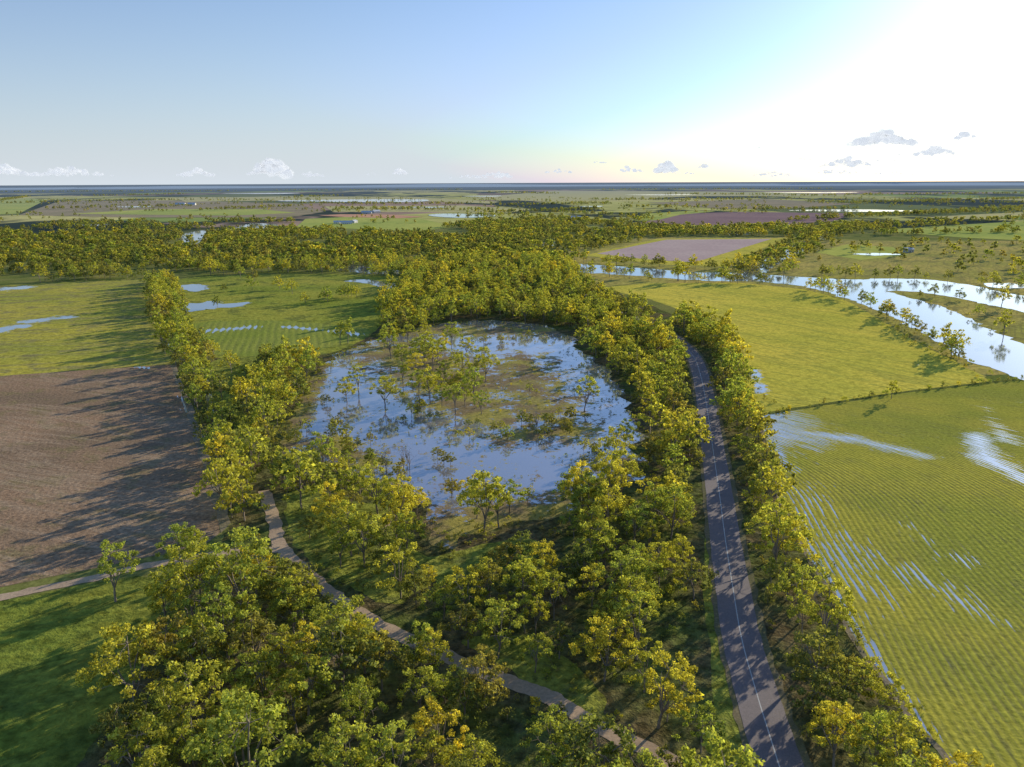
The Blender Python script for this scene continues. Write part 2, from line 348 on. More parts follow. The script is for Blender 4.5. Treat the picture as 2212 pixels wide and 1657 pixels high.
sheet("creek", [(1180, 570), (1230, 570), (1340, 576), (1500, 588), (1640, 591), (1650, 607), (1500, 605), (1340, 593), (1220, 587)], 0.06, m_water, True, 7)
sheet("creek", [(1600, 596), (1655, 560), (1715, 530), (1765, 512), (1785, 512), (1745, 535), (1685, 568), (1640, 597)], 0.05, m_water, True, 6)
def pool(px, z=0.2, j=5): sheet("flood_pool", px, z, m_water, True, j)
pool([(385, 514), (405, 503), (448, 499), (442, 524), (420, 530)]); pool([(510, 492), (545, 483), (597, 485), (592, 492), (550, 496)])
pool([(262, 528), (275, 523), (290, 527), (285, 533)]); pool([(700, 578), (760, 574), (860, 584), (880, 592), (780, 590)], j=4); pool([(860, 536), (900, 530), (935, 533), (900, 540)])
pool([(1170, 528), (1190, 520), (1210, 524), (1190, 533)]); pool([(925, 466), (960, 462), (1060, 464), (1065, 468), (990, 471)], 0.7); pool([(600, 434), (760, 431), (910, 431), (905, 436), (760, 437)], 0.7, 12)
pool([(1700, 455), (1850, 453), (1980, 456), (1860, 458)], 0.7, 8); pool([(175, 486), (235, 484), (240, 487), (190, 489)], 0.5, 8); pool([(1840, 549), (1890, 547), (1950, 550), (1890, 552)], 0.22)
pool([(2120, 615), (2180, 612), (2230, 620), (2170, 624)], 0.22); pool([(1000, 424), (1080, 423), (1060, 425)], 0.8, 10); pool([(240, 447), (330, 446), (300, 448.5)], 0.8, 10); pool([(1230, 446), (1300, 445), (1290, 447.5)], 0.8, 8)
pool([(740, 608), (790, 604), (855, 615), (835, 624), (790, 612)], 0.06, 3); pool([(392, 618), (430, 614), (445, 624), (410, 630)], 0.06, 5); pool([(402, 660), (450, 652), (500, 655), (530, 652), (525, 662), (450, 668), (404, 674)], 0.06, 9)
pool([(1350, 421), (1500, 420), (1450, 422)], 0.8, 20); pool([(1650, 416), (1850, 415.5), (1780, 417.5)], 0.8, 20); pool([(1560, 505), (1620, 502), (1650, 505), (1600, 508)], 0.3, 5)
pool([(480, 418), (640, 417), (600, 419)], 0.8, 20); pool([(860, 448), (960, 447), (940, 449.5)], 0.8, 8)
sheet("yellow_field", [(1262, 552), (1420, 516), (1710, 514), (1640, 540), (1560, 576), (1440, 572)], 0.1, m_yellow, False, 2)
sheet("bare_field", [(1290, 548), (1440, 518), (1668, 516), (1590, 540), (1500, 567), (1400, 561)], 0.15, m_bare, False, 1)
sheet("fallow_field", [(1370, 484), (1480, 461), (1600, 458), (1845, 461), (1800, 478), (1640, 488)], 0.3, m_purple, False)
sheet("far_field", [(1370, 478), (1390, 462), (1500, 455), (1545, 457), (1470, 464), (1420, 476)], 0.34, m_fgreen, False)
sheet("far_field", [(640, 490), (660, 473), (770, 468), (905, 472), (985, 490), (900, 500), (740, 494)], 0.3, m_fgreen, False)
sheet("red_field", [(690, 466), (735, 463), (850, 464), (915, 469), (860, 472), (740, 469)], 0.5, m_orange, False)
sheet("far_field", [(40, 465), (130, 434), (360, 433), (640, 440), (700, 458), (620, 470), (300, 470)], 0.3, m_brown, False)
sheet("far_field", [(150, 462), (330, 452), (560, 452), (640, 460), (500, 466)], 0.36, m_fgreen, False)
sheet("far_field", [(380, 428), (640, 424), (900, 426), (1080, 436), (1060, 440), (900, 434), (640, 433), (400, 436)], 0.35, m_pale, False)
sheet("far_field", [(-200, 444), (60, 428), (100, 432), (40, 462), (-200, 470)], 0.33, m_fgreen, False)
sheet("far_field", [(700, 446), (1000, 444), (1150, 452), (1080, 462), (940, 458), (720, 458)], 0.32, m_pale, False)
sheet("far_field", [(1010, 428), (1200, 412), (1560, 414), (1900, 424), (1500, 424), (1330, 432), (1180, 436)], 0.4, m_pale, False)
sheet("far_field", [(1400, 438), (1650, 430), (1850, 440), (1720, 450), (1560, 452)], 0.42, m_brown, False)
sheet("far_field", [(1890, 498), (2000, 490), (2212, 478), (2700, 478), (2700, 530), (2212, 520), (2080, 514)], 0.3, m_fgreen, False)
sheet("far_field", [(1990, 470), (2212, 458), (2500, 452), (2500, 462), (2212, 466), (2080, 474)], 0.3, m_pale, False)
sheet("far_field", [(1760, 545), (1830, 528), (1930, 534), (1960, 552), (1860, 562)], 0.1, m_fgreen, False, 4)

# ------------------------------------------------------------------ road and tracks
road_px = [(1760, 1900), (1713, 1750), (1672, 1620), (1635, 1500), (1602, 1380), (1583, 1270), (1566, 1160), (1553, 1060), (1540, 970), (1527, 880), (1513, 810), (1494, 765), (1450, 725), (1380, 690), (1300, 655), (1240, 620)]
road = catmull([G(*p) for p in road_px], 10, False)
ribbon("road_shoulder", road, -4.9, 5.2, 0.06, m_shoulder, 0.9, 1)
ribbon("road", road, -3.9, 3.9, 0.10, m_road, 0.25, 2)
ribbon("centre_line", road, -0.09, 0.09, 0.106, m_paint)
track_px = [(1480, 1660), (1400, 1620), (1330, 1588), (1250, 1545), (1180, 1503), (1120, 1480), (1040, 1450), (950, 1412), (890, 1385), (820, 1350), (750, 1308), (700, 1270), (660, 1235), (622, 1200), (600, 1168), (595, 1135), (582, 1095), (570, 1060)]
track = catmull([G(*p) for p in track_px], 8, False)
ribbon("dirt_track", track, -1.8, 1.8, 0.07, m_track, 0.7, 3)
track2 = catmull([G(*p) for p in [(612, 1188), (560, 1188), (520, 1190), (450, 1200), (380, 1212), (290, 1228), (200, 1250), (100, 1270), (0, 1291), (-300, 1352)]], 8, False)
ribbon("dirt_track", track2, -1.6, 1.6, 0.076, m_track, 0.6, 4)
track5 = catmull([G(*p) for p in [(340, 672), (350, 705), (356, 740), (415, 775), (445, 820), (452, 860), (455, 905)]], 8, False)
ribbon("ditch", track5, -1.2, 1.2, 0.08, m_water, 0.8, 6)
track6 = catmull([G(*p) for p in [(740, 1180), (800, 1160), (835, 1140), (840, 1120)]], 8, False)
ribbon("footpath", track6, -0.7, 0.7, 0.08, m_track, 0.4, 7)

# ------------------------------------------------------------------ trees
def leafmat(name, a, b, c):
    m, nt, out = newmat(name)
    oi = nt.nodes.new('ShaderNodeObjectInfo').outputs['Random']
    geo = nt.nodes.new('ShaderNodeNewGeometry')
    ri = geo.outputs['Random Per Island']
    cl = N(nt, 'ShaderNodeAttribute', attribute_name='clump').outputs['Fac']
    col = mixc(nt, oi, a, b)
    col = mixc(nt, mth(nt, 'FRACT', mth(nt, 'MULTIPLY', oi, 7.31)), col, c)
    k = mth(nt, 'MULTIPLY', lin(nt, ri, 0, 1, 0.6, 1.4), lin(nt, cl, 0, 1, 0.65, 1.35))
    col = haze_tint(nt, scale_c(nt, col, k), geo.outputs['Position'], 0.5)
    d = N(nt, 'ShaderNodeBsdfDiffuse', {0: col}).outputs[0]
    t = N(nt, 'ShaderNodeBsdfTranslucent', {0: scale_c(nt, mixc(nt, 1.0, col, (1.15, 1.08, 0.5), 'MULTIPLY'), 1.5)}).outputs[0]
    nt.links.new(mixs(nt, 0.42, d, t), out.inputs[0])
    return m
m_leaf = leafmat("eucalypt_leaves", (0.43, 0.43, 0.08), (0.60, 0.52, 0.08), (0.31, 0.37, 0.09))
m_leaf_d = leafmat("olive_leaves", (0.28, 0.275, 0.085), (0.36, 0.31, 0.085), (0.21, 0.25, 0.075))
m_bark, nt, out = newmat("bark")
pos = position(nt)
d = N(nt, 'ShaderNodeBsdfDiffuse', {0: mixc(nt, noise(nt, pos, 1.3, 3), (0.15, 0.12, 0.10), (0.42, 0.36, 0.30))}).outputs[0]
nt.links.new(d, out.inputs[0])

def tube(V, Fc, p, q, r0, r1, n=5):
    d = (q-p)
    if d.length < 1e-3: return
    d.normalize()
    a = d.orthogonal().normalized(); b = d.cross(a)
    s = len(V)
    for c, r in ((p, r0), (q, r1)):
        for k in range(n):
            t = 2*math.pi*k/n; V.append(tuple(c+a*(r*math.cos(t))+b*(r*math.sin(t))))
    for k in range(n): Fc.append((s+k, s+(k+1) % n, s+n+(k+1) % n, s+n+k))
def limb(V, Fc, p, q, r0, r1, rng, segs=3, wob=0.08, n=5):
    L = (q-p).length; prev = p; pr = r0
    for i in range(1, segs+1):
        t = i/segs; c = p.lerp(q, t)
        if i < segs: c = c+Vector((rng.uniform(-1, 1), rng.uniform(-1, 1), rng.uniform(-.3, .8)))*L*wob
        r = r0+(r1-r0)*t
        tube(V, Fc, prev, c, pr, r, n); prev = c; pr = r
def tree_mesh(name, seed, H, R, nclump, lpc, ls, mat, zlo=0.38, crad=(0.9, 1.9), sides=5, leaves=True, nroots=4, sep=0.0):
    rng = random.Random(seed)
    V = []; Fc = []
    lean = Vector((rng.uniform(-.06, .06)*H, rng.uniform(-.06, .06)*H, 0))
    fork = Vector((lean.x*.4, lean.y*.4, H*rng.uniform(0.2, 0.32)))
    r0 = H*0.018
    limb(V, Fc, Vector((0, 0, -0.3)), fork, r0, r0*0.8, rng, 2, 0.03, sides)
    mains = []
    for i in range(nroots):
        a = 2*math.pi*(i+rng.uniform(-.3, .3))/nroots
        rr = R*rng.uniform(0.25, 0.6)
        q = Vector((math.cos(a)*rr, math.sin(a)*rr, H*rng.uniform(0.45, 0.72)))+lean
        mains.append(q); limb(V, Fc, fork, q, r0*0.6, r0*0.3, rng, 3, 0.07, sides)
    q = Vector((lean.x, lean.y, H*0.8)); mains.append(q); limb(V, Fc, fork, q, r0*0.6, r0*0.25, rng, 3, 0.05, sides)
    cl = []
    lob = [rng.uniform(0.5, 1.25) for _ in range(7)]
    lobz = [rng.uniform(0.72, 1.05) for _ in range(7)]
    tries = 0
    while len(cl) < nclump and tries < 4000:
        tries += 1
        a = rng.uniform(0, 2*math.pi); u = rng.random()**0.6
        li = int(a/(2*math.pi)*7) % 7
        rr = R*u*lob[li]
        top = math.sqrt(max(0, 1-(u*0.95)**2))
        z = H*(zlo+(0.97-zlo)*top*(1-0.6*rng.random()**1.4)*(lobz[li]*u+1-u))
        c = Vector((math.cos(a)*rr, math.sin(a)*rr, z))+lean
        if sep and any((c-k).length < sep*(1-tries/4500) for k in cl): continue
        cl.append(c)
    for c in cl:
        m_ = min(mains, key=lambda k: (k-c).length)
        limb(V, Fc, m_, c, r0*0.22, r0*0.07, rng, 2, 0.08, 3)
        if not leaves:
            for _ in range(3):
                e = c+Vector((rng.uniform(-1, 1), rng.uniform(-1, 1), rng.uniform(0, 1.3)))*R*0.28
                limb(V, Fc, c, e, r0*0.1, r0*0.03, rng, 2, 0.12, 3)
    nb = len(V); nbf = len(Fc)
    fc = np.array(Fc, dtype=np.int64)
    VV = np.array(V); clump = np.zeros(nb)
    if leaves:
        nr = np.random.default_rng(seed)
        P = []; CV = []; DD = []
        for c in cl:
            rc = rng.uniform(*crad); n = int(lpc*(rc/crad[1])**2)+3
            for _ in range(3):
                off = np.array([rng.uniform(-.5, .5)*rc, rng.uniform(-.5, .5)*rc, rng.uniform(-.3, .35)*rc]); r2 = rc*rng.uniform(0.5, 0.85)
                m3 = n//3+1
                d = nr.normal(size=(m3, 3)); d /= np.linalg.norm(d, axis=1)[:, None]
                rad = r2*(0.3+0.75*nr.random(m3)**0.5)
                P.append(np.array(c)[None]+off+d*rad[:, None]*np.array([1.0, 1.0, 0.7])); CV.append(np.full(m3, rng.random())); DD.append(d)
        P = np.vstack(P); CV = np.concatenate(CV); DD = np.vstack(DD); n = len(P)
        nn = nr.normal(size=(n, 3))*0.75+DD*0.9; nn[:, 2] += 0.2; nn /= np.linalg.norm(nn, axis=1)[:, None]
        t = nr.normal(size=(n, 3)); t -= nn*(t*nn).sum(1)[:, None]; t /= np.linalg.norm(t, axis=1)[:, None]
        b = np.cross(nn, t)
        s = ls*(0.6+0.8*nr.random(n))[:, None]
        a1 = t*s; b1 = b*s*0.65
        Q = np.stack([P-a1, P+b1, P+a1*0.9, P-b1*1.05], axis=1).reshape(-1, 3)
        lf = (np.arange(n*4).reshape(n, 4)+nb)
        VV = np.vstack([VV, Q]); clump = np.concatenate([clump, np.repeat(CV, 4)])
        fc = np.vstack([fc, lf])
    me = bpy.data.meshes.new(name)
    me.vertices.add(len(VV)); me.vertices.foreach_set('co', VV.astype(np.float32).ravel())
    me.loops.add(fc.size); me.loops.foreach_set('vertex_index', fc.ravel().astype(np.int32))
    me.polygons.add(len(fc)); me.polygons.foreach_set('loop_start', np.arange(0, fc.size, 4, dtype=np.int32))
    mi = np.zeros(len(fc), dtype=np.int32); mi[nbf:] = 1
    me.materials.append(m_bark); me.materials.append(mat)
    me.polygons.foreach_set('material_index', mi)
    me.update(calc_edges=True)
    at = me.attributes.new('clump', 'FLOAT', 'POINT'); at.data.foreach_set('value', clump.astype(np.float32))
    me.validate()
    return me

HI = [tree_mesh("eucalyptus_a", 1, 15, 6.4, 30, 150, 0.27, m_leaf, zlo=0.3, sep=2.2, crad=(0.8, 1.8)),
      tree_mesh("eucalyptus_b", 2, 17, 7.0, 36, 150, 0.27, m_leaf, zlo=0.28, sep=2.2, crad=(0.8, 1.9)),
      tree_mesh("eucalyptus_c", 3, 13, 5.4, 26, 150, 0.25, m_leaf, zlo=0.24, sep=2.0, crad=(0.8, 1.7)),
      tree_mesh("eucalyptus_d", 4, 17, 5.0, 23, 140, 0.27, m_leaf, zlo=0.36, crad=(0.8, 1.7), sep=2.2),
      tree_mesh("eucalyptus_e", 5, 12, 4.8, 26, 130, 0.25, m_leaf_d, zlo=0.2, sep=1.9, crad=(0.8, 1.6)),
      tree_mesh("eucalyptus_f", 6, 14, 6.0, 28, 140, 0.27, m_leaf_d, zlo=0.24, crad=(0.8, 1.7), sep=2.1),
      tree_mesh("eucalyptus_g", 7, 11, 4.2, 18, 130, 0.24, m_leaf, zlo=0.2, crad=(0.8, 1.5), sep=1.8),
      tree_mesh("eucalyptus_h", 8, 18, 5.6, 26, 130, 0.27, m_leaf, zlo=0.4, crad=(0.7, 1.6), sep=2.4)]
MID = [tree_mesh("woodland_tree_a", 11, 14, 5.6, 22, 38, 0.5, m_leaf, zlo=0.18, crad=(1.0, 2.0), sides=3, sep=2.2),
       tree_mesh("woodland_tree_b", 12, 16, 6.2, 25, 38, 0.5, m_leaf, zlo=0.2, crad=(1.0, 2.0), sides=3, sep=2.2),
       tree_mesh("woodland_tree_c", 13, 12, 4.8, 19, 38, 0.46, m_leaf_d, zlo=0.14, crad=(1.0, 1.8), sides=3, sep=2.0),
       tree_mesh("woodland_tree_d", 14, 17, 4.8, 19, 38, 0.5, m_leaf, zlo=0.25, crad=(1.0, 1.8), sides=3, sep=2.1),
       tree_mesh("woodland_tree_e", 15, 13, 5.6, 20, 38, 0.5, m_leaf_d, zlo=0.14, crad=(1.0, 2.0), sides=3, sep=2.1)]
LOW = [tree_mesh("distant_tree_a", 21, 13, 5.4, 11, 15, 1.05, m_leaf_d, zlo=0.12, crad=(1.6, 2.6), sides=3, nroots=2),
       tree_mesh("distant_tree_b", 22, 14, 6.0, 12, 15, 1.05, m_leaf, zlo=0.12, crad=(1.6, 2.6), sides=3, nroots=2),
       tree_mesh("distant_tree_c", 23, 11, 5.0, 10, 15, 1.0, m_leaf_d, zlo=0.1, crad=(1.6, 2.4), sides=3, nroots=2)]
SHR = [tree_mesh("shrub_a", 31, 2.4, 1.5, 9, 30, 0.2, m_leaf, zlo=0.1, crad=(0.5, 0.9), sides=3, nroots=2),
       tree_mesh("shrub_b", 32, 3.2, 1.3, 8, 30, 0.2, m_leaf_d, zlo=0.1, crad=(0.5, 0.9), sides=3, nroots=2),
       tree_mesh("shrub_c", 33, 1.4, 1.2, 6, 26, 0.17, m_leaf_d, zlo=0.05, crad=(0.4, 0.7), sides=3, nroots=2)]
DEAD = [tree_mesh("dead_tree_a", 41, 9, 2.8, 12, 0, 0.2, m_leaf, leaves=False), tree_mesh("dead_tree_b", 42, 7, 2.2, 9, 0, 0.2, m_leaf, leaves=False)]

def lib(name, meshes):
    c = bpy.data.collections.new(name)
    for m_ in meshes:
        c.objects.link(bpy.data.objects.new(m_.name, m_))
    return c
C_MID = lib("lib_mid", MID); C_LOW = lib("lib_low", LOW); C_SHR = lib("lib_shrub", SHR)

def scatter(name, items, coll):
    me = bpy.data.meshes.new(name)
    me.from_pydata([(i[0], i[1], 0) for i in items], [], [])
    for nm, ty, k in (('sc', 'FLOAT', 2), ('rt', 'FLOAT', 3), ('ix', 'INT', 4)):
        a = me.attributes.new(nm, ty, 'POINT'); a.data.foreach_set('value', [i[k] for i in items])
    o = link(bpy.data.objects.new(name, me))
    ng = bpy.data.node_groups.new(name, 'GeometryNodeTree')
    ng.interface.new_socket('Geometry', in_out='INPUT', socket_type='NodeSocketGeometry')
    ng.interface.new_socket('Geometry', in_out='OUTPUT', socket_type='NodeSocketGeometry')
    gi = ng.nodes.new('NodeGroupInput'); go = ng.nodes.new('NodeGroupOutput')
    ci = ng.nodes.new('GeometryNodeCollectionInfo'); ci.inputs['Collection'].default_value = coll
    ci.inputs['Separate Children'].default_value = True; ci.inputs['Reset Children'].default_value = True
    ip = ng.nodes.new('GeometryNodeInstanceOnPoints'); ip.inputs['Pick Instance'].default_value = True
    def att(nm, ty):
        n = ng.nodes.new('GeometryNodeInputNamedAttribute'); n.data_type = ty; n.inputs['Name'].default_value = nm
        return n.outputs['Attribute']
    cx = ng.nodes.new('ShaderNodeCombineXYZ')
    L = ng.links.new
    L(att('rt', 'FLOAT'), cx.inputs[2]); L(cx.outputs[0], ip.inputs['Rotation'])
    L(att('sc', 'FLOAT'), ip.inputs['Scale']); L(att('ix', 'INT'), ip.inputs['Instance Index'])
    L(gi.outputs[0], ip.inputs['Points']); L(ci.outputs[0], ip.inputs['Instance']); L(ip.outputs[0], go.inputs[0])
    md = o.modifiers.new('scatter', 'NODES'); md.node_group = ng
    return o

def inpoly(x, y, P):
    c = False; n = len(P); j = n-1
    for i in range(n):
        a = P[i]; b = P[j]
        if (a.y > y) != (b.y > y) and x < (b.x-a.x)*(y-a.y)/(b.y-a.y)+a.x: c = not c
        j = i
    return c
def dline(x, y, pts):
    best = 1e9; p = Vector((x, y))
    for i in range(len(pts)-1):
        a = pts[i]; ab = pts[i+1]-a
        t = max(0, min(1, (p-a).dot(ab)/max(ab.length_squared, 1e-6)))
        best = min(best, (p-a-ab*t).length)
    return best
road_s = road[::4]+[road[-1]]; tr1 = track[::4]+[track[-1]]; tr2 = track2[::4]+[track2[-1]]
lag = catmull([G(*p) for p in lagoon_px], 2)
lagc = sum(lag, Vector((0, 0)))/len(lag)
lag_in = [lagc+(p-lagc)*0.92 for p in lag]
def free(x, y, mr=6.8, mt=3.2, lagoon=True):
    if y < 520 and abs(x) < 400:
        if dline(x, y, road_s) < mr: return False
        if dline(x, y, tr1) < mt or dline(x, y, tr2) < mt: return False
        if mt > 3 and dline(x, y+7, tr1) < 5 and random.random() < 0.55: return False
        if mt > 3 and dline(x, y+7, tr2) < 5 and random.random() < 0.5: return False
        if lagoon and inpoly(x, y, lag):
            if inpoly(x, y, lag_in) or random.random() < 0.6: return False
    return True
def fill(px, spacing, prob=1.0, clump=0.0, cs=40, jit=0.45, lagoon=True, mr=6.8, mt=4.6):
    P = [G(*p) for p in px]
    x0 = min(p.x for p in P); x1 = max(p.x for p in P); y0 = min(p.y for p in P); y1 = max(p.y for p in P)
    out = []; r = 0; y = y0
    while y < y1:
        x = x0+(spacing/2 if r % 2 else 0)
        while x < x1:
            xx = x+random.uniform(-jit, jit)*spacing; yy = y+random.uniform(-jit, jit)*spacing
            x += spacing
            if random.random() > prob: continue
            if clump and mnoise.noise(Vector((xx/cs, yy/cs, 1.7)))+0.0 < clump: continue
            if inpoly(xx, yy, P) and free(xx, yy, mr, mt, lagoon): out.append((xx, yy))
        y += spacing*0.87; r += 1
    return out
def near_line(px, width, step, prob=1.0):
    P = [G(*p) for p in px]
    out = []
    for i in range(len(P)-1):
        L = (P[i+1]-P[i]).length; n = max(1, int(L/step))
        for j in range(n):
            if random.random() > prob: continue
            p = P[i].lerp(P[i+1], (j+random.random())/n)
            out.append((p.x+random.gauss(0, width), p.y+random.gauss(0, width)))
    return out

T = []
W1 = [(440, 1230), (360, 1330), (320, 1420), (300, 1520), (240, 1620), (180, 1750), (120, 2050), (1730, 2050), (1640, 1750), (1560, 1540), (1520, 1370), (1505, 1220), (1500, 1120), (1420, 1110), (1330, 1110), (1250, 1150), (1180, 1190), (1080, 1240), (960, 1260), (900, 1290), (800, 1260), (720, 1250), (640, 1260), (560, 1250)]
T += fill(W1, 7.4, 0.88, clump=-0.45, cs=20)
T += fill([(640, 1060), (760, 1080), (850, 1110), (900, 1180), (900, 1290), (800, 1260), (700, 1230), (630, 1180), (600, 1100)], 11, 0.75)
T += fill([(640, 1010), (780, 1050), (870, 1100), (880, 1130), (760, 1110), (640, 1080), (570, 1090)], 8, 0.85, lagoon=False)
T += fill([(1830, 2050), (2190, 1980), (2080, 1760), (1950, 1600), (1855, 1460), (1800, 1350), (1720, 1230), (1685, 1130), (1655, 1010), (1635, 930), (1615, 850), (1590, 780), (1570, 735), (1480, 690), (1460, 715), (1500, 755), (1530, 820), (1545, 900), (1565, 1000), (1585, 1120), (1610, 1260), (1645, 1400), (1690, 1540), (1760, 1750)], 6.8, 0.9, mr=8.0)
T += fill([(1500, 760), (1515, 860), (1525, 970), (1535, 1130), (1420, 1130), (1400, 1010), (1395, 930), (1370, 860), (1335, 810), (1275, 760), (1225, 715), (1180, 700), (1050, 700), (940, 708), (850, 728), (812, 712), (835, 650), (872, 612), (900, 580), (1000, 550), (1180, 555), (1240, 590), (1290, 630), (1350, 660), (1420, 690), (1490, 740)], 8.0, 0.9, mr=7.0, clump=-0.3, cs=18)
T += fill([(320, 610), (378, 605), (390, 650), (412, 705), (432, 745), (470, 760), (470, 790), (420, 790), (370, 790), (345, 750), (325, 690)], 8.4, 0.85)
T += fill([(395, 790), (440, 800), (455, 860), (490, 920), (540, 980), (600, 1000), (640, 1030), (590, 1110), (540, 1190), (495, 1170), (470, 1080), (440, 980), (415, 900)], 7.6, 0.9)
T += fill([(560, 775), (640, 775), (705, 775), (690, 815), (655, 860), (625, 920), (600, 980), (540, 960), (520, 880), (560, 830)], 8.2, 0.82)
T += fill([(440, 800), (560, 775), (560, 830), (520, 900), (460, 860)], 13, 0.55)
T += fill([(-500, 625), (0, 614), (320, 602), (390, 603), (500, 592), (700, 592), (870, 604), (900, 580), (1000, 560), (1180, 560), (1170, 530), (1000, 515), (900, 508), (740, 500), (640, 494), (560, 500), (450, 505), (440, 525), (400, 520), (390, 505), (300, 502), (100, 512), (0, 500), (-500, 505)], 12, 0.93, clump=-0.18, cs=50)
T += fill([(-500, 505), (0, 502), (300, 502), (400, 498), (520, 490), (560, 482), (640, 488), (640, 478), (400, 476), (100, 482), (-500, 478)], 18, 0.7, clump=-0.1, cs=120)
T += fill([(880, 508), (960, 490), (1060, 476), (1200, 470), (1350, 486), (1480, 492), (1700, 490), (1840, 488), (1900, 494), (1830, 508), (1700, 511), (1440, 512), (1260, 545), (1250, 560), (1180, 572), (1000, 560)], 13.5, 0.9, clump=-0.12, cs=90)
T += near_line([(1190, 592), (1300, 598), (1450, 608), (1600, 612), (1650, 614)], 4, 8)
T += near_line([(1180, 563), (1300, 568), (1450, 578), (1600, 585)], 6, 7)
T += near_line([(1590, 592), (1650, 556), (1720, 524), (1760, 510)], 9, 7)
T += near_line([(1660, 596), (1700, 568), (1750, 538), (1800, 512)], 9, 9)
T += near_line([(1650, 614), (1740, 624), (1820, 646), (1890, 672), (1950, 704), (2010, 740), (2090, 790), (2150, 822), (2212, 840)], 2.5, 8, 0.6)
T += near_line([(1740, 596), (1870, 602), (2000, 602), (2100, 613), (2212, 636), (2600, 690)], 5, 10, 0.7)
T += near_line([(1915, 626), (2050, 662), (2212, 742), (2400, 820)], 3, 30, 0.5)
T += near_line([(1990, 633), (2100, 655), (2212, 678), (2400, 720)], 4, 16, 0.6)
T += fill([(1640, 590), (1740, 560), (1800, 520), (2212, 525), (2600, 540), (2600, 690), (2212, 630), (2050, 600), (1880, 598)], 32, 0.6, clump=-0.05, cs=90)
T += fill([(1980, 525), (2212, 525), (2600, 530), (2600, 640), (2300, 630), (2150, 600)], 30, 0.35)
T += fill([(500, 620), (860, 600), (840, 660), (560, 680), (450, 640)], 36, 0.25)
for (u, v) in [(700, 650), (708, 653), (745, 640), (752, 645), (760, 640), (770, 643), (735, 745), (752, 742), (545, 625), (550, 610), (470, 665), (520, 600), (1925, 862), (660, 655)]:
    p = G(u, v); T.append((p.x, p.y))
LT = [(845, 775), (870, 790), (895, 770), (925, 770), (935, 800), (960, 820), (985, 790), (1000, 810), (985, 850), (1005, 880), (1050, 825), (1040, 895), (905, 850), (930, 870), (870, 830), (985, 895), (1045, 805),
      (832, 880), (750, 870), (775, 850), (955, 880), (1262, 890), (1010, 770), (960, 760), (880, 740), (1030, 1120), (1045, 1150), (1078, 1140), (1030, 1085), (1100, 1110), (1240, 1115), (1260, 1125), (1315, 1110), (1340, 1085), (1300, 1130),
      (700, 1040), (880, 1130), (840, 1110), (900, 1115), (860, 1150), (1255, 1090), (250, 1300), (425, 1230), (400, 1235), (830, 750), (850, 745), (915, 790), (945, 780), (900, 830), (920, 735), (975, 745), (950, 850), (1000, 850), (1025, 870),
      (1330, 1010), (1300, 1060), (1350, 960)]
LS = [(710, 950), (735, 955), (745, 985), (770, 1010), (690, 990), (800, 1010), (720, 900), (700, 870), (1140, 855), (790, 970), (890, 1030), (930, 990), (1000, 945), (980, 1000), (1130, 925), (1150, 935), (1165, 915), (1180, 940), (1200, 925), (1215, 940), (1225, 915), (1250, 905), (1245, 940),
      (1265, 975), (1270, 1000), (1100, 960), (755, 1020), (780, 985), (765, 960), (745, 930), (730, 975), (815, 1000), (840, 1020), (1190, 905), (1170, 950), (900, 900), (870, 905), (940, 905), (925, 890), (1060, 735), (1085, 738), (1110, 735), (1135, 728), (1030, 745), (1090, 750),
      (640, 960), (650, 985), (670, 930), (665, 1000), (1020, 920), (1060, 930), (860, 1070), (960, 1080), (1150, 1080), (1200, 1060)]

hi_objs = []; mid = []; low = []
for i, (x, y) in enumerate(T):
    d = math.hypot(x, y)
    s = random.uniform(0.5, 1.1) if random.random() < 0.93 else random.uniform(1.1, 1.3)
    if d < 205:
        hi_objs.append((x, y, s*0.97, random.uniform(0, 6.28), random.choice([0, 0, 1, 2, 2, 3, 4, 5, 6, 7])))
    elif d < 900: mid.append((x, y, s*0.97, random.uniform(0, 6.28), random.randrange(5)))
    else: low.append((x, y, s, random.uniform(0, 6.28), random.randrange(3)))
for (u, v) in LT:
    p = G(u, v); hi_objs.append((p.x, p.y, random.uniform(0.6, 1.0), random.uniform(0, 6.28), random.choice([0, 1, 2, 3, 7])))
def place(name, me, x, y, s, r, z=0):
    o = link(bpy.data.objects.new(name, me)); o.location = (x, y, z); o.rotation_euler = (random.uniform(-.05, .05), random.uniform(-.05, .05), r); o.scale = (s, s, s*random.uniform(0.88, 1.1)); return o
for (x, y, s, r, i) in hi_objs: place("eucalyptus_tree", HI[i], x, y, s, r)
for (u, v) in LS:
    p = G(u, v)
    for _ in range(2): place("swamp_tree", HI[random.choice([2, 4, 5])], p.x+random.uniform(-4, 4), p.y+random.uniform(-4, 4), random.uniform(0.2, 0.5), random.uniform(0, 6.28))
for (u, v) in [(828, 1010), (835, 1022), (872, 1010), (885, 1015), (880, 1000), (722, 1000), (705, 975), (640, 960), (650, 925), (800, 1030), (1160, 930), (1210, 925), (1300, 1175), (1330, 1200), (1340, 1300), (640, 1500)]:
    p = G(u, v); place("dead_tree", random.choice(DEAD), p.x, p.y, random.uniform(0.7, 1.2), random.uniform(0, 6.28))

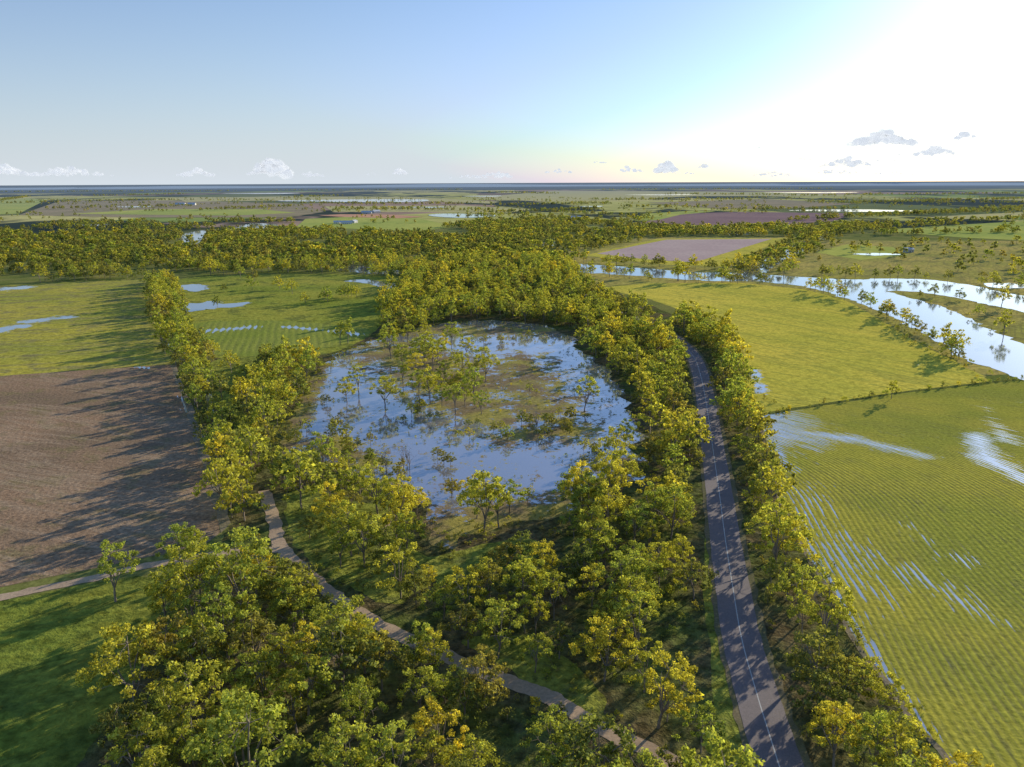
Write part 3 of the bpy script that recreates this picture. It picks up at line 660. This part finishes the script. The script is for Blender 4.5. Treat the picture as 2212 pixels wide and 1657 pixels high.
far_lines = [((-200, 462), (60, 425)), ((100, 452), (255, 449)), ((0, 440), (380, 432)), ((300, 448), (420, 446)), ((620, 427), (720, 424)), ((640, 440), (1000, 442)), ((720, 452), (1080, 456)), ((430, 455), (640, 446)),
             ((1060, 416), (1200, 419)), ((1280, 432), (1620, 432)), ((1340, 448), (1520, 450)), ((1000, 470), (1200, 466)), ((1080, 445), (1320, 440)), ((1540, 455), (1850, 452)), ((1700, 478), (2212, 450)), ((1760, 470), (2400, 452)),
             ((1850, 488), (2400, 468)), ((1800, 440), (2212, 430)), ((1200, 460), (1400, 470)), ((1850, 500), (2060, 486)), ((0, 415), (500, 413)), ((600, 412), (1000, 410)), ((1300, 410), (1800, 408)), ((1700, 424), (2300, 418)), ((1450, 420), (1700, 422)), ((200, 424), (400, 420)), ((1750, 436), (2300, 440)), ((1050, 462), (1300, 452)), ((1250, 490), (1400, 474)), ((1850, 508), (2300, 500))]
for a, b in far_lines:
    k = 1.0 if a[1] > 430 else 1.3
    for (x, y) in near_line([a, b], 14 if a[1] > 430 else 55, 7 if a[1] > 430 else 11): low.append((x, y, k*random.uniform(0.65, 1.1), random.uniform(0, 6.28), random.randrange(3)))
for (x, y) in fill([(650, 492), (400, 470), (0, 474), (0, 430), (2300, 425), (2300, 520), (1850, 500), (1480, 490), (1200, 470)], 75, 0.55, clump=0.10, cs=260):
    for _ in range(random.randint(1, 4)):
        low.append((x+random.gauss(0, 22), y+random.gauss(0, 22), random.uniform(0.5, 0.95), random.uniform(0, 6.28), random.randrange(3)))
scatter("woodland", mid, C_MID)
scatter("distant_woodland", low, C_LOW)

S = []
S += fill([(400, 1230), (300, 1500), (120, 2050), (2200, 1980), (1850, 1440), (1690, 1110), (1600, 760), (1480, 700), (1300, 680), (1180, 1190), (900, 1290)], 4.6, 0.5, mr=5.4, mt=2.6, clump=-0.15, cs=18)
S += fill([(600, 1040), (880, 1100), (1000, 1190), (1180, 1180), (1080, 1260), (900, 1300), (700, 1260), (520, 1240), (560, 1150)], 4.2, 0.45, clump=-0.1, cs=14, mt=2.6)
S += fill([(400, 790), (700, 770), (600, 980), (600, 1100), (500, 1160)], 4.6, 0.4, clump=-0.1, cs=16)
S += fill([(1600, 760), (1560, 735), (1700, 900), (1640, 900)], 5, 0.4)
S += near_line([(1640, 896), (1800, 870), (1930, 850), (2135, 826), (2212, 818)], 0.5, 2.2, 0.5)
S += near_line([(1640, 898), (1662, 980), (1695, 1090), (1735, 1180), (1800, 1275), (1850, 1380), (1960, 1530), (2100, 1700)], 1.2, 2.4, 0.5)
S += near_line([(1900, 690), (1960, 728), (2050, 775), (2125, 812)], 5, 2.5, 0.7)
S += near_line([(2000, 650), (2100, 680), (2212, 730)], 12, 4, 0.6)
items = [(x, y, random.uniform(0.4, 1.1), random.uniform(0, 6.28), random.randrange(3)) for x, y in S]
for (x, y) in fill(lagoon_px, 3.1, 0.5, clump=0.04, cs=20, lagoon=False):
    items.append((x, y, random.uniform(0.15, 0.5), random.uniform(0, 6.28), random.choice([0, 1, 2, 2])))
for (x, y) in near_line([(1240, 1105), (1120, 1130), (1050, 1150), (960, 1175), (920, 1150), (890, 1100), (850, 1065), (780, 1030), (700, 1010), (612, 992), (600, 965), (635, 890), (665, 840), (690, 800), (735, 765), (800, 738)], 3.2, 1.1):
    items.append((x, y, random.uniform(0.2, 0.7), random.uniform(0, 6.28), random.choice([0, 1, 2, 2])))
scatter("shrubs", items, C_SHR)

# ------------------------------------------------------------------ buildings
def flat(name, col, rough=0.7):
    m, nt, out = newmat(name); pos = position(nt)
    c = mixc(nt, noise(nt, pos, 0.5, 3), col, tuple(x*0.85 for x in col))
    b = N(nt, 'ShaderNodeBsdfPrincipled', {'Base Color': c, 'Roughness': rough}); nt.links.new(b.outputs[0], out.inputs[0]); return m
m_wall = flat("white_weatherboard", (0.8, 0.79, 0.75)); m_roof = flat("metal_roof", (0.72, 0.73, 0.74), 0.4); m_win = flat("window_glass", (0.03, 0.035, 0.04), 0.1); m_shed = flat("shed_steel", (0.5, 0.51, 0.51), .5)
def house(name, u, v, w, dpt, h, rot, wall):
    p = G(u, v); e = link(bpy.data.objects.new(name, None)); e.location = (p.x, p.y, 0); e.rotation_euler = (0, 0, rot)
    x, y = w/2, dpt/2; rh = dpt*0.28
    V = [(-x, -y, 0), (x, -y, 0), (x, y, 0), (-x, y, 0), (-x, -y, h), (x, -y, h), (x, y, h), (-x, y, h), (-x, 0, h+rh), (x, 0, h+rh)]
    o1 = mesh_obj("walls", V, [(0, 1, 5, 4), (2, 3, 7, 6), (1, 2, 6, 9, 5), (3, 0, 4, 8, 7)], wall)
    ov = 0.6; k = rh/y
    V = []
    for t in (0.05, 0.25):
        V += [(-x-ov, -y-ov, h-k*ov+t), (x+ov, -y-ov, h-k*ov+t), (x+ov, 0, h+rh+t), (-x-ov, 0, h+rh+t), (x+ov, y+ov, h-k*ov+t), (-x-ov, y+ov, h-k*ov+t)]
    o2 = mesh_obj("roof", V, [(6, 7, 8, 9), (9, 8, 10, 11), (1, 0, 3, 2), (2, 3, 5, 4), (0, 1, 7, 6), (4, 5, 11, 10)], m_roof)
    parts = [o1, o2]; V = []; Fc = []
    n = max(2, int(w/4))
    for i in range(n):
        for sy in (-1, 1):
            cx_ = -x+w*(i+0.5)/n; yy = sy*(y+0.04); s = len(V); z0 = 0.1 if (i == n//2) else 1.0
            V += [(cx_-0.6, yy, z0), (cx_+0.6, yy, z0), (cx_+0.6, yy, 2.2), (cx_-0.6, yy, 2.2)]; Fc.append((s, s+1, s+2, s+3))
    parts.append(mesh_obj("windows_and_door", V, Fc, m_win))
    for o in parts: o.parent = e
house("farm_house", 748, 484, 26, 12, 4, 0.2, m_wall); house("farm_shed", 765, 482, 18, 10, 4.5, 1.3, m_shed); house("farm_shed", 728, 483, 14, 9, 4, 0.1, m_wall)
house("farm_house", 792, 461, 30, 13, 4, 0.1, m_wall); house("farm_shed", 812, 460, 26, 14, 5, 0.9, m_shed)
house("farm_shed", 390, 443, 40, 18, 5, 0.1, m_wall); house("farm_shed", 415, 443, 30, 18, 5, 0.1, m_wall)
house("farm_house", 1243, 473, 26, 12, 4, 0.3, m_wall); house("farm_shed", 1225, 474, 18, 10, 4, 0.1, m_shed)
house("farm_shed", 1960, 545, 14, 8, 4, 0.4, m_shed)

p = G(1521, 1598)
e = link(bpy.data.objects.new("roadside_sign", None)); e.location = (p.x, p.y, 0)
V = []; Fc = []
tube(V, Fc, Vector((-0.35, 0, 0)), Vector((-0.35, 0, 1.9)), .04, .04, 6); tube(V, Fc, Vector((0.35, 0, 0)), Vector((0.35, 0, 1.9)), .04, .04, 6)
o = mesh_obj("posts", V, Fc, m_shed); o.parent = e
o = mesh_obj("board", [(-.5, -.05, 1.2), (.5, -.05, 1.2), (.5, -.05, 1.9), (-.5, -.05, 1.9), (-.5, -.08, 1.2), (.5, -.08, 1.2), (.5, -.08, 1.9), (-.5, -.08, 1.9)], [(0, 1, 2, 3), (7, 6, 5, 4), (0, 4, 5, 1), (3, 2, 6, 7), (1, 5, 6, 2), (0, 3, 7, 4)], m_wall); o.parent = e

# ------------------------------------------------------------------ clouds (self-glow stands for multiple scattering inside the vapour)
m_cloud, nt, out = newmat("cloud_vapour")
geo = nt.nodes.new('ShaderNodeNewGeometry'); pos = geo.outputs['Position']
d = N(nt, 'ShaderNodeBsdfDiffuse', {0: (0.35, 0.35, 0.34, 1)}).outputs[0]
em = N(nt, 'ShaderNodeEmission', {0: (0.80, 0.84, 0.90, 1), 1: 0.74}).outputs[0]
sh = N(nt, 'ShaderNodeAddShader', {0: d, 1: em}).outputs[0]
tr = N(nt, 'ShaderNodeBsdfTransparent').outputs[0]
lw = N(nt, 'ShaderNodeLayerWeight', {0: 0.5}).outputs['Facing']
al = mth(nt, 'MULTIPLY', smooth(nt, lw, 0.1, 0.9, 1.0, 0.0), smooth(nt, noise(nt, pos, 0.005, 4), 0.3, 0.6, 0.15, 0.85))
nt.links.new(mixs(nt, al, tr, sh), out.inputs[0])
def cloud(u, v, wpx, hpx, n, seed, D=23000):
    rng = random.Random(seed)
    dr = (RM @ Vector((u-CX, CY-v, -F))); k = D/math.hypot(dr.x, dr.y)
    c = Vector((dr.x*k, dr.y*k, CAM_H+dr.z*k)); az = math.atan2(dr.x, dr.y)
    W = wpx/F*D/2; Hh = hpx/F*D
    bm = bmesh.new()
    for i in range(n):
        t = rng.gauss(0, 0.5); t = max(-1, min(1, t)); ht = Hh*(1-abs(t)**1.2)*rng.uniform(0.0, 1)
        r = Hh*rng.uniform(0.14, 0.30)
        ox = t*W; oy = rng.uniform(-.4, .4)*W; oz = ht*0.8
        M_ = Matrix.Translation((ox*math.cos(az)+oy*math.sin(az), -ox*math.sin(az)+oy*math.cos(az), oz))@Matrix.Diagonal((r*1.7, r*1.7, r, 1))
        bmesh.ops.create_icosphere(bm, subdivisions=3, radius=1, matrix=M_)
    for v_ in bm.verts:
        q = v_.co
        v_.co = q+mnoise.noise_vector(q*(2.2/Hh))*Hh*0.16+mnoise.noise_vector(q*(6/Hh))*Hh*0.07
    me = bpy.data.meshes.new("cloud"); bm.to_mesh(me); bm.free(); me.materials.append(m_cloud)
    me.polygons.foreach_set('use_smooth', [True]*len(me.polygons))
    o = link(bpy.data.objects.new("cloud", me)); o.location = c
cl = [(584, 374, 64, 34, 44), (560, 376, 46, 10, 16), (428, 378, 50, 14, 26), (398, 379, 30, 7, 10), (672, 380, 45, 10, 18), (864, 375, 26, 13, 20), (805, 377, 20, 6, 6), (12, 374, 50, 18, 24), (140, 377, 110, 15, 40), (90, 379, 60, 8, 18), (210, 379, 50, 7, 12), (1070, 382, 70, 13, 26), (1010, 384, 90, 7, 18), (1290, 352, 40, 5, 8),
      (1205, 372, 50, 8, 14), (1355, 370, 60, 11, 18), (1440, 368, 34, 24, 24), (1520, 362, 24, 11, 12), (1480, 376, 50, 6, 8), (1660, 380, 110, 9, 22), (1830, 358, 90, 18, 34), (1800, 374, 100, 9, 22), (1905, 309, 104, 26, 54), (2020, 334, 70, 18, 30), (1960, 334, 50, 7, 10), (2085, 298, 36, 15, 16), (1640, 320, 80, 4, 18), (1910, 347, 36, 7, 10), (1740, 345, 40, 6, 8), (2170, 350, 50, 6, 10), (1930, 378, 100, 8, 16)]
for i, (u, v, w, h, n) in enumerate(cl): cloud(u, v, w, h, n, i+1)

# ------------------------------------------------------------------ sky + sun
w = bpy.data.worlds.new("World"); scene.world = w; w.use_nodes = True
nt = w.node_tree; nt.nodes.clear()
sky = nt.nodes.new('ShaderNodeTexSky'); sky.sky_type = 'NISHITA'; sky.sun_disc = False
sky.sun_elevation = SUN_EL; sky.sun_rotation = SUN_AZ
sky.air_density = 1.0; sky.dust_density = 0.65; sky.ozone_density = 3.8; sky.altitude = 100
wb = mixc(nt, 1.0, sky.outputs[0], (0.88, 0.96, 1.10), 'MULTIPLY')
gen = nt.nodes.new('ShaderNodeTexCoord').outputs['Generated']
z = nt.nodes.new('ShaderNodeSeparateXYZ'); nt.links.new(gen, z.inputs[0])
hz = mth(nt, 'EXPONENT', mth(nt, 'MULTIPLY', mth(nt, 'ABSOLUTE', z.outputs[2]), -7.0))   # haze layer hugging the horizon
wb = mixc(nt, hz, wb, (4.5, 4.95, 5.4), 'LIGHTEN')
bg = N(nt, 'ShaderNodeBackground', {'Color': wb, 'Strength': 0.15})
o = nt.nodes.new('ShaderNodeOutputWorld'); nt.links.new(bg.outputs[0], o.inputs[0])
sd = bpy.data.lights.new("sun", 'SUN'); sd.energy = 5.0; sd.angle = math.radians(0.5); sd.color = (1.0, 0.89, 0.67)
so = link(bpy.data.objects.new("sun", sd))
dirv = Vector((math.sin(SUN_AZ)*math.cos(SUN_EL), math.cos(SUN_AZ)*math.cos(SUN_EL), math.sin(SUN_EL)))
so.rotation_euler = dirv.to_track_quat('Z', 'Y').to_euler()
